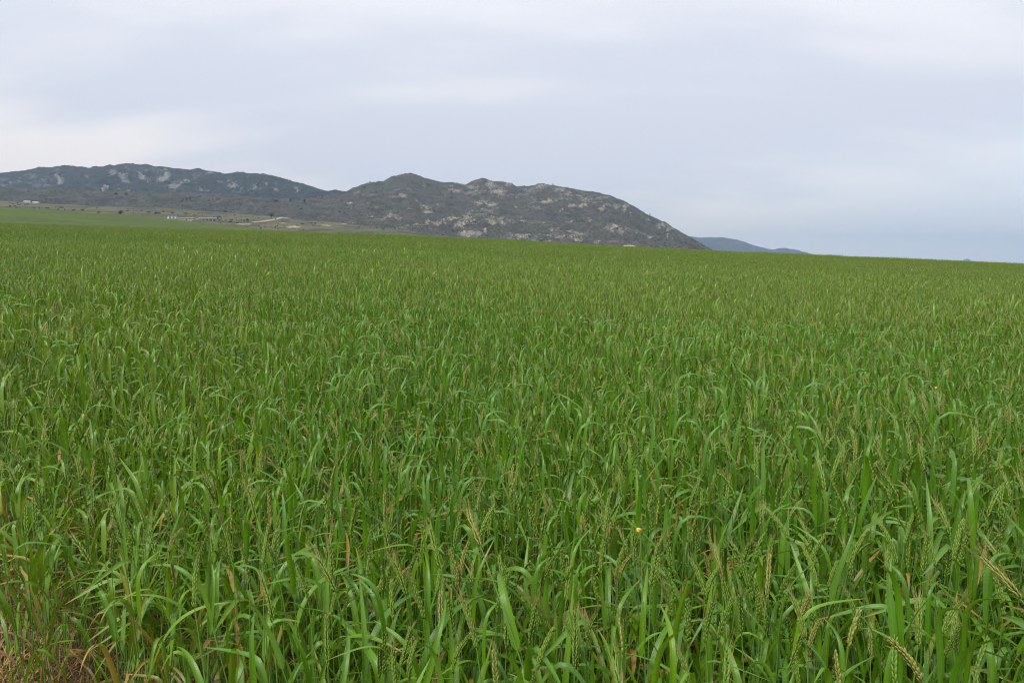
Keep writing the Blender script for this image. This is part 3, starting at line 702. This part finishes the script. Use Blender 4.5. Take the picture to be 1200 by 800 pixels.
# ------------------------------------------------------------------ wheat: shapes
def leaf_mb(rg, L, Wd, th0, th1, bend, sharp, twist, age, seg=9, across=3, wave=0.0):
    """a blade in the local X-Z plane, rooted at the origin; th = angle from vertical along the blade"""
    mb = MB(); s = np.linspace(0, 1, seg + 1)
    th = th0 + (th1 - th0) / (1 + np.exp(-(s - bend) * sharp))
    ds = L / seg; x = np.concatenate([[0], np.cumsum(np.sin(th[:-1]) * ds)]); z = np.concatenate([[0], np.cumsum(np.cos(th[:-1]) * ds)])
    side = wave * L * np.sin(s * 2.6) * s
    prof = np.clip(s * 9 + 0.45, 0, 1) * (1 - s ** 2.4) ** 0.85
    V, lt, lu = [], [], []
    for i in range(seg + 1):
        t_ = Vector((math.sin(th[i]), 0, math.cos(th[i]))); sd = Vector((0, 1, 0)); nn = t_.cross(sd)
        a = twist * s[i] ** 1.4; w = Wd * 0.5 * prof[i] + 0.0003
        sv = sd * math.cos(a) + nn * math.sin(a); nv = nn * math.cos(a) - sd * math.sin(a)
        c = Vector((x[i], side[i], z[i]))
        for k in range(across):
            u = -1 + 2 * k / (across - 1)
            V.append(c + sv * (u * w) + nv * (abs(u) - 0.5) * w * 0.42); lt.append(s[i]); lu.append(u)
    Fc = [(i * across + k, i * across + k + 1, (i + 1) * across + k + 1, (i + 1) * across + k) for i in range(seg) for k in range(across - 1)]
    mb.add(V, Fc, 0, lt=lt, lu=lu, age=age, rnd=float(rg.uniform()))
    return mb
def spindle(mb, base, d, side, L, w, th, mat, age, rnd, lt0=0.0):
    """a small pointed grain husk"""
    d = d.normalized(); a = (side - d * side.dot(d)).normalized(); b = d.cross(a)
    V = [base]; lt = [lt0]
    for q, r in ((0.28, 0.95), (0.68, 0.8)):
        for k in range(4):
            an = math.pi / 4 + k * math.pi / 2
            V.append(base + d * L * q + a * math.cos(an) * w * r * .7 + b * math.sin(an) * th * r * .7); lt.append(q)
    V.append(base + d * L); lt.append(1.0)
    Fc = [(0, 1 + (k + 1) % 4, 1 + k) for k in range(4)] + [(1 + k, 1 + (k + 1) % 4, 5 + (k + 1) % 4, 5 + k) for k in range(4)] + [(5 + k, 5 + (k + 1) % 4, 9) for k in range(4)]
    mb.add(V, Fc, mat, lt=lt, age=age, rnd=rnd)
def ear_mb(rg, L, age, lod, awn, bend=0.0):
    """ear and awns, standing on the origin along +Z, spikelets in two ranks"""
    e, aw = MB(), MB()
    rnd = float(rg.uniform())
    def axis(q): return Vector((bend * L * q * q, 0, L * q * (1 - 0.25 * bend * bend * q)))
    if lod >= 2:
        n = 5 if lod == 2 else 3; rings = [(0, .0018), (.2, .0052), (.5, .0056), (.8, .0044), (1.0, .001)] if lod == 2 else [(0, .003), (.45, .0075), (1.0, .001)]
        tube(e, [axis(q) for q, r in rings], [r for q, r in rings], n, 2, lt=[.2, .5, .55, .7, .9][:len(rings)], age=age, rnd=rnd)
        for k in range(6 if lod == 2 else 3):
            p = axis(rg.uniform(.3, 1)); d = Vector((rg.normal() * .2, rg.normal() * .2, 1)).normalized(); l = awn * rg.uniform(.7, 1.1); sd = d.orthogonal() * (.0009 if lod == 2 else .002)
            aw.add([p - sd, p + sd, p + d * l], [(0, 1, 2)], 3, lt=[0, 0, 1], age=age, rnd=rnd)
        return e, aw
    n = 20 if lod == 0 else 16
    tube(e, [axis(0), axis(.5), axis(1)], [.0016, .0014, .0008], 4, 2, lt=0.1, age=age, rnd=rnd)
    for k in range(n):
        q = 0.02 + 0.95 * k / (n - 1); sgn = 1 if k % 2 else -1
        p = axis(q); sz = (0.75 + 0.5 * math.sin(math.pi * min(1, q * .8 + .15))) * (1.0 if k < n - 1 else .9)
        out_ = Vector((0, sgn, 0)); up = Vector((bend * q * 1.6, 0, 1)).normalized()
        d = (up + out_ * (0.17 if k < n - 1 else 0) + Vector(rg.normal(size=3) * .05)).normalized()
        b = p + out_ * .0012
        if lod == 0:
            spindle(e, b, d, Vector((1, 0, 0)), .0165 * sz * rg.uniform(.85, 1.12), .0029 * sz, .0028 * sz, 2, age, rnd)
            for s2 in (-1, 1):
                d2 = (d + Vector((s2 * .19, -sgn * .06, 0))).normalized()
                spindle(e, b + Vector((s2 * .0014, 0, -.001)), d2, Vector((1, 0, 0)), .0150 * sz * rg.uniform(.8, 1.12), .0026 * sz, .0026 * sz, 2, age, min(1, rnd + .1))
        else:
            spindle(e, b, d, Vector((1, 0, 0)), .0170 * sz, .0043 * sz, .0034 * sz, 2, age, rnd)
        for s2 in ((-1, 1) if lod == 0 else (0,)):
            ad = (up + out_ * .20 + Vector((s2 * .13, 0, 0)) + Vector(rg.normal(size=3) * .045)).normalized(); st = p + d * .012 * sz
            l = awn * rg.uniform(.75, 1.15) * (0.7 + .3 * q); sd = ad.orthogonal() * (.00042 if lod == 0 else .0006)
            md = st + ad * l * .5 + out_ * l * .015
            aw.add([st - sd, st + sd, md + sd * .7, md - sd * .7, st + ad * l + up * l * .03], [(0, 1, 2, 3), (3, 2, 4)], 3, lt=[0, 0, .5, .5, 1], age=age, rnd=rnd)
    return e, aw
def plant_parts(rg, lod, style='green', noear=None):
    """list of (kind, MB); the plant stands on the origin"""
    if noear is None: noear = style != 'brown' and rg.uniform() < (.44 if lod < 2 else .08)
    H = rg.uniform(0.68, 0.84) * (.90 if noear else 1); lean = rg.uniform(0, 0.09) * H; la = rg.uniform(0, 6.28)
    ld = Vector((math.cos(la), math.sin(la), 0))
    def axis(q): return Vector((0, 0, H * q)) + ld * lean * q * q
    parts = []
    st = MB(); rnd = float(rg.uniform())
    if lod == 0: qs, sides = [-.03, .12, .30, .31, .55, .56, .80, 1.0], 6
    elif lod == 1: qs, sides = [0, .3, .56, .8, 1.0], 4
    else: qs, sides = [0.25, .7, 1.0], 3
    rad = {0: .0021, 1: .0022, 2: .0024, 3: .003}[lod]
    tube(st, [axis(q) for q in qs], [rad * (1.0 - .45 * max(q, 0)) * (1.25 if lod == 0 and abs(q - .305) < .01 or abs(q - .555) < .01 else 1) for q in qs], sides, 1, lt=qs, rnd=rnd)
    parts.append(('stem', st, None))
    # leaves
    if lod <= 1: spec = [(.14, .24, .011, 'old'), (.30, .30, .0140, 'mid'), (.52, .33, .0160, 'mid'), (.72, .27, .0178, 'flag')] + ([(.22, .2, .009, 'old')] if rg.uniform() < .4 else [(.62, .29, .0155, 'mid')])
    elif lod == 2: spec = [(.50, .30, .015, 'mid'), (.66, .25, .016, 'flag'), (.60, .25, .014, 'mid')]
    else: spec = [(.58, .30, .022, 'mid'), (.66, .24, .022, 'flag')]
    a0 = rg.uniform(0, 6.28)
    for k, (q, L, Wd, kd) in enumerate(spec):
        L *= rg.uniform(.75, 1.2); Wd *= rg.uniform(.75, 1.15)
        ang = a0 + k * math.pi + rg.normal() * .5
        th0 = R(rg.uniform(8, 26))
        mode = rg.uniform()
        if mode < .18: th1, bd, sh = R(rg.uniform(20, 55)), .6, 5            # stiff upright blade
        elif mode < .42: th1, bd, sh = R(rg.uniform(70, 125)), rg.uniform(.4, .7), 7   # arching
        elif mode < .76: th1, bd, sh = R(rg.uniform(88, 122)), rg.uniform(.25, .6), rg.uniform(16, 30)   # hooked, blade lying flat
        else: th1, bd, sh = R(rg.uniform(130, 168)), rg.uniform(.3, .7), rg.uniform(14, 30)      # folded over
        if kd == 'old': th1 = R(rg.uniform(80, 160))
        age = {'old': rg.uniform(.45, 1.0), 'mid': rg.uniform(0, .16) if rg.uniform() < .85 else rg.uniform(.25, .55), 'flag': rg.uniform(0, .12)}[kd]
        if style == 'dry' and kd != 'flag': age = min(1, age + rg.uniform(.15, .45))
        seg, ac = {0: (18, 5), 1: (11, 3), 2: (4, 2), 3: (2, 2)}[lod]
        lf = leaf_mb(rg, L, Wd, th0, th1, bd, sh, rg.normal() * .9, age, seg, ac, rg.normal() * .05)
        parts.append(('leaf', lf, Matrix.Translation(axis(q)) @ Matrix.Rotation(ang, 4, 'Z')))
    # ear (younger shoots still carry only a last upright leaf)
    if noear:
        lf = leaf_mb(rg, rg.uniform(.16, .26), .014 if lod < 2 else .02, R(4), R(rg.uniform(20, 125)), rg.uniform(.35, .7), 12, rg.normal() * .8, rg.uniform(0, .1), {0: 12, 1: 8, 2: 4, 3: 2}[lod], {0: 5, 1: 3, 2: 2, 3: 2}[lod], rg.normal() * .05)
        parts.append(('leaf', lf, Matrix.Translation(axis(1.0)) @ Matrix.Rotation(rg.uniform(0, 6.28), 4, 'Z')))
        return parts
    eage = rg.uniform(0, .30) if rg.uniform() < .88 else rg.uniform(.35, .7)
    if lod >= 2: eage = min(1, eage + .12)
    if style == 'brown': eage = rg.uniform(.7, 1.0)
    e, aw = ear_mb(rg, rg.uniform(.072, .105), eage, lod, rg.uniform(.022, .05) if lod < 2 else rg.uniform(.035, .06), rg.uniform(0, .35))
    tip = Matrix.Translation(axis(1.0)) @ Matrix.Rotation(la, 4, 'Z') @ Matrix.Rotation(math.atan(2 * lean / H) + rg.uniform(0, .12), 4, 'Y') @ Matrix.Rotation(rg.uniform(-1.2, 1.2), 4, 'Z')
    parts.append(('ear', e, tip)); parts.append(('awns', aw, tip))
    return parts
def merged(parts):
    m = MB()
    for k, p, M in parts: m.join(p, M)
    return m

# ------------------------------------------------------------------ wheat: prototypes for the mass of the crop
proto = bpy.data.collections.new('wheat_prototypes')        # never linked: only read by the crop object
PN = 0
def add_proto(mb):
    global PN
    o = bpy.data.objects.new(f'wheat_{PN:03d}', mb.mesh(f'wheat_{PN:03d}', WM)); proto.objects.link(o); PN += 1
    return PN - 1
def clump(rg, n, rad, lod):
    m = MB()
    for _ in range(n):
        a = rg.uniform(0, 6.28); r = rad * math.sqrt(rg.uniform())
        M = Matrix.Translation((r * math.cos(a), r * math.sin(a), 0)) @ Matrix.Rotation(rg.uniform(0, 6.28), 4, 'Z') @ Matrix.Rotation(rg.normal() * .05, 4, 'X') @ Matrix.Scale(rg.uniform(.88, 1.1), 4)
        m.join(merged(plant_parts(rg, lod)), M)
    return m
prg = np.random.default_rng(99)
T1 = [add_proto(merged(plant_parts(prg, 1, 'dry' if i % 8 == 0 else 'brown' if i % 16 == 3 else 'green'))) for i in range(28)]
T2 = [add_proto(clump(prg, 10, .22, 2)) for i in range(14)]
T3 = [add_proto(clump(prg, 46, .55, 3)) for i in range(8)]
T4 = [add_proto(clump(prg, 200, 1.7, 3)) for i in range(6)]
pts, rots, scl, idx = [], [], [], []
def spread(y0, y1, spacing, tmax, rg):
    """jittered grid over the wedge in front of the camera"""
    ny = int((y1 - y0) / spacing); X_, Y_ = [], []
    for j in range(ny):
        y = y0 + (j + .5) * spacing; hw = tmax * (y + 1.2); n = max(2, int(2 * hw / spacing))
        X_.append(np.linspace(-hw, hw, n) + rg.uniform(-.5, .5, n) * spacing); Y_.append(np.full(n, y) + rg.uniform(-.5, .5, n) * spacing)
    return np.concatenate(X_), np.concatenate(Y_)
# nearest plants, one by one
xs_, ys_ = spread(.55, 9.0, .0645, .86, prg)
ok = in_crop(xs_, ys_); xs_, ys_ = xs_[ok], ys_[ok]
thin_ = 0.10 + 0.9 * sstep(0.0, 0.5, ys_ - (EDGE0 + EDGE1 * xs_)) ; keep = prg.uniform(0, 1, len(xs_)) < np.where(xs_ < -0.9, thin_ * .5 + .5, 1.0)
xs_, ys_ = xs_[keep], ys_[keep]
zs_ = field_h(xs_, ys_)
pu, pv, pd = project(xs_, ys_, zs_ + .80)
inframe = (pu > 10) & (pu < 1190) & (pv < 790) & (pd > .7)
order = np.argsort(np.where(inframe, pd, 1e9))
solo = order[:297]; solo_set = np.zeros(len(xs_), bool); solo_set[solo] = True
close = np.hypot(xs_, ys_) < .75                        # nothing grows against the lens
for x, y, z, s_, c_ in zip(xs_, ys_, zs_, solo_set, close):
    if s_ or c_: continue
    pts.append((x, y, z)); rots.append((prg.normal() * .06, prg.normal() * .06, prg.uniform(0, 6.28)))
    hvar = 1 + .10 * float(vnoise(np.array(x * .7), np.array(y * .7), 8)); q = prg.uniform(.86, 1.12) * hvar; scl.append(q); idx.append(T1[prg.integers(len(T1))])
for (y0, y1, sp_, ids, tm) in ((8.9, 28, .215, T2, .82), (27.5, 92, .62, T3, .80), (91, 275, 2.0, T4, .80)):
    a, b = spread(y0, y1, sp_, tm, prg); c = field_h(a, b)
    hv = 1 + .13 * fbm(a / (sp_ * 9), b / (sp_ * 5), 3, 15)
    tram = ((b + .13 * a) % 31.0 < 1.5) & (b > 30)                 # wheel tracks of the sprayer
    for x, y, z, h_ in zip(a[~tram], b[~tram], c[~tram], hv[~tram]):
        pts.append((x, y, z)); rots.append((prg.normal() * .03, prg.normal() * .03, prg.uniform(0, 6.28))); scl.append(prg.uniform(.92, 1.08) * h_); idx.append(ids[prg.integers(len(ids))])
me = bpy.data.meshes.new('wheat_crop'); me.vertices.add(len(pts)); me.vertices.foreach_set('co', np.array(pts, np.float32).reshape(-1))
a_ = me.attributes.new('rot', 'FLOAT_VECTOR', 'POINT'); a_.data.foreach_set('vector', np.array(rots, np.float32).reshape(-1))
a_ = me.attributes.new('scl', 'FLOAT', 'POINT'); a_.data.foreach_set('value', np.array(scl, np.float32))
a_ = me.attributes.new('which', 'INT', 'POINT'); a_.data.foreach_set('value', np.array(idx, np.int32))
wheat = bpy.data.objects.new('wheat_crop', me); C.objects.link(wheat)
tag(wheat, 'dense green wheat crop filling the whole field', 'wheat', kind='stuff')
gt = bpy.data.node_groups.new('wheat_scatter', 'GeometryNodeTree')
gt.interface.new_socket('Geometry', in_out='INPUT', socket_type='NodeSocketGeometry'); gt.interface.new_socket('Geometry', in_out='OUTPUT', socket_type='NodeSocketGeometry')
gi, go = gt.nodes.new('NodeGroupInput'), gt.nodes.new('NodeGroupOutput')
ci = gt.nodes.new('GeometryNodeCollectionInfo'); ci.inputs['Collection'].default_value = proto; ci.inputs['Separate Children'].default_value = True; ci.inputs['Reset Children'].default_value = True
ip = gt.nodes.new('GeometryNodeInstanceOnPoints'); ip.inputs['Pick Instance'].default_value = True
def named(n, ty):
    q = gt.nodes.new('GeometryNodeInputNamedAttribute'); q.data_type = ty; q.inputs['Name'].default_value = n; return q.outputs['Attribute']
e2r = gt.nodes.new('FunctionNodeEulerToRotation')
L_ = gt.links.new
L_(gi.outputs[0], ip.inputs['Points']); L_(ci.outputs[0], ip.inputs['Instance']); L_(named('which', 'INT'), ip.inputs['Instance Index'])
L_(named('rot', 'FLOAT_VECTOR'), e2r.inputs[0]); L_(e2r.outputs[0], ip.inputs['Rotation']); L_(named('scl', 'FLOAT'), ip.inputs['Scale']); L_(ip.outputs[0], go.inputs[0])
wheat.modifiers.new('scatter', 'NODES').node_group = gt

# ------------------------------------------------------------------ wheat: the 300 nearest plants, each with its own stem, leaves and ear
KINDS_ = []
for i in range(24):
    style = ['green', 'leafy', 'green', 'dry', 'leafy', 'brown', 'green', 'leafy', 'leafy', 'green', 'green', 'dry'][i % 12]
    ps = plant_parts(prg, 0, 'green' if style == 'leafy' else style, style == 'leafy' or (style == 'dry' and i > 12))
    KINDS_.append((style, [(k, p.mesh(k, WM), M) for k, p, M in ps]))
IDS = {st: [i for i, q in enumerate(KINDS_) if q[0] == st] for st in ('green', 'leafy', 'dry', 'brown')}
ZONES = [(70, 'in the dry straw corner'), (150, 'just right of the dry straw corner'), (260, 'far left of the near edge'), (370, 'left on the near edge'), (480, 'left of the middle'), (600, 'in the lower middle'),
         (700, 'left of the yellow flower'), (810, 'below the yellow flower'), (920, 'right of the yellow flower'), (1020, 'right on the near edge'), (1110, 'far right of the near edge'), (9999, 'in the lower right corner')]
WORDS = {'green': 'green-eared wheat plant', 'dry': 'yellow-leaved wheat plant', 'brown': 'brownish-eared wheat plant', 'leafy': 'earless leafy wheat shoot'}
def solo_plant(kind, loc, rz, tx, ty, sc, label):
    style, ps = KINDS_[kind]
    o = tag(empty('wheat_plant', loc), label, 'wheat', 'wheat plants in the front rows of the field')
    o.rotation_euler = (tx, ty, rz); o.scale = (sc, sc, sc)
    ear = None
    for k, me_, M in ps:
        c = bpy.data.objects.new(k, me_); C.objects.link(c)
        if k == 'awns': c.parent = ear
        else:
            c.parent = o
            if M is not None: c.matrix_local = M
            if k == 'ear': ear = c
    return o
for n_, i in enumerate(solo):
    x, y, z = float(xs_[i]), float(ys_[i]), float(zs_[i])
    px_ = float(pu[i]); pr = [.25, .2, .50, .05] if px_ < 300 else [.47, .38, .10, .05]
    st = ['green', 'leafy', 'dry', 'brown'][int(prg.choice(4, p=pr))]; kind = IDS[st][prg.integers(len(IDS[st]))]
    tx, ty = float(prg.normal() * .07), float(prg.normal() * .08)
    zone = next(w for lim, w in ZONES if px_ < lim)
    lean_ = 'leaning right' if ty > .05 else 'leaning left' if ty < -.05 else 'standing straight'
    depth = 'in front' if n_ < 90 else 'in second row' if n_ < 190 else 'farther back'
    rz = float(prg.uniform(0, 6.28))
    o = solo_plant(kind, (x, y, z), rz, tx, ty, float(prg.uniform(.9, 1.08)), f'{WORDS[st]}, {lean_} {depth}, {zone}')
    o.rotation_euler = (Matrix.Rotation(tx, 3, 'X') @ Matrix.Rotation(ty, 3, 'Y') @ Matrix.Rotation(rz, 3, 'Z')).to_euler()
for k_, (px_, py_, dist, ty, lab) in enumerate([(1197, 703, 1.25, -.50, 'wheat plant with a large pale ear leaning in from the right edge'), (1082, 800, 1.2, -.38, 'wheat plant with a pale brownish ear bent left near the lower right corner'), (564, 642, 1.55, -.24, 'wheat plant with a slender pale ear tilted left in the lower middle')]):
    kind = IDS['brown'][k_ % len(IDS['brown'])]; e_ = next(M for k, m_, M in KINDS_[kind][1] if k == 'ear').to_translation()
    top = Vector(at(px_, py_, dist)); Rm = Matrix.Rotation(ty, 3, 'Y'); sc = 1.05
    foot = top - Rm @ (e_ * sc)
    solo_plant(kind, foot, 0, 0, ty, sc, lab)

# ------------------------------------------------------------------ dry straw on the verge, lower left
M_STRAW = mat_plain('dry_straw', (0.27, 0.18, 0.075), 0.9, 0.15, 0.45, 18.0)
sm = MB(); srg = np.random.default_rng(4)
for k in range(14000):
    x = srg.uniform(-3.6, 0.3); e = EDGE0 + EDGE1 * x; y = e + srg.normal() * .45 - .12
    if y < .7: continue
    L = srg.uniform(.04, .20); a = srg.uniform(0, 6.28); el = abs(srg.normal()) * .55 if srg.uniform() < .7 else srg.uniform(.6, 1.4)
    d = Vector((math.cos(a) * math.cos(el), math.sin(a) * math.cos(el), math.sin(el))); p = Vector((x, y, float(field_h(x, y)) + .004)); w = Vector((-math.sin(a), math.cos(a), 0)) * srg.uniform(.0008, .0026)
    m1 = p + d * L * .55 + Vector((0, 0, L * srg.uniform(0, .12))); t_ = p + d * L + Vector((srg.normal(), srg.normal(), -abs(srg.normal()))) * L * .12
    if t_.z < p.z: t_.z = p.z + .002
    sm.add([p - w, p + w, m1 + w * .8, m1 - w * .8, t_], [(0, 1, 2, 3), (3, 2, 4)])
tag(sm.build('dry_straw', M_STRAW), 'brown dry straw and dead grass along the field edge', 'straw', kind='stuff')

# ------------------------------------------------------------------ two small yellow flowers among the wheat
M_PETAL = mat_plain('yellow_petal', (0.62, 0.42, 0.04), 0.6, 0.3, 0.1, 90)
def flower(label, px, py, dist, size):
    x, y, z = (float(q) for q in at(px, py, dist)); g = float(field_h(x, y))
    o = tag(empty('yellow_flower', (x, y, g)), label, 'flower', 'yellow weed flowers in the wheat')
    st = MB(); h = z - g
    tube(st, [(0.05, .03, 0), (0.034, .01, h * .4), (0.012, 0, h * .8), (0, 0, h)], [.0018, .0016, .0013, .001], 5, 0, lt=.7, rnd=.6); st.build('stem', M_STEM, o)
    for k in range(4):
        pm = leaf_mb(prg, size * .62, size * .55, R(38), R(82), .5, 6, 0, 0, 5, 3); pb = MB(); pb.add(pm.v, pm.f)
        p = pb.build('petal', M_PETAL, o); p.location = (0, 0, h); p.rotation_euler = (R(-35), 0, k * math.pi / 2 + .4)
    cb = MB(); v = IV * size * .13; cb.add(v, [tuple(q) for q in IF]); c = cb.build('flower_centre', M_STRAW, o); c.location = (0, -size * .05, h + size * .1)
    lb = leaf_mb(prg, .07, .012, R(25), R(80), .5, 5, .3, .1, 6, 3).build('leaf', WM, o); lb.location = (0, 0, h * .75)
flower('small yellow flower low among the wheat right of the middle', 750, 622, 1.50, .016)
flower('tiny yellow flower farther back in the wheat on the right', 1098, 455, 3.4, .018)

# ------------------------------------------------------------------ air
hb = MB().box(-16500, 16500, -60, 15700, -55, 590)
hm = bpy.data.materials.new('haze_air'); hm.use_nodes = True; ht = hm.node_tree; ht.nodes.clear()
ho = ht.nodes.new('ShaderNodeOutputMaterial'); hv_ = ht.nodes.new('ShaderNodeVolumePrincipled')
hv_.inputs['Color'].default_value = (0.56, 0.77, 1.0, 1); hv_.inputs['Density'].default_value = 8.0e-5; hv_.inputs['Anisotropy'].default_value = 0.45
ht.links.new(hv_.outputs[0], ho.inputs['Volume'])
hz_ = hb.build('haze', hm, smooth=False)
tag(hz_, 'thin blue haze in the air over the whole valley', 'haze', kind='stuff')
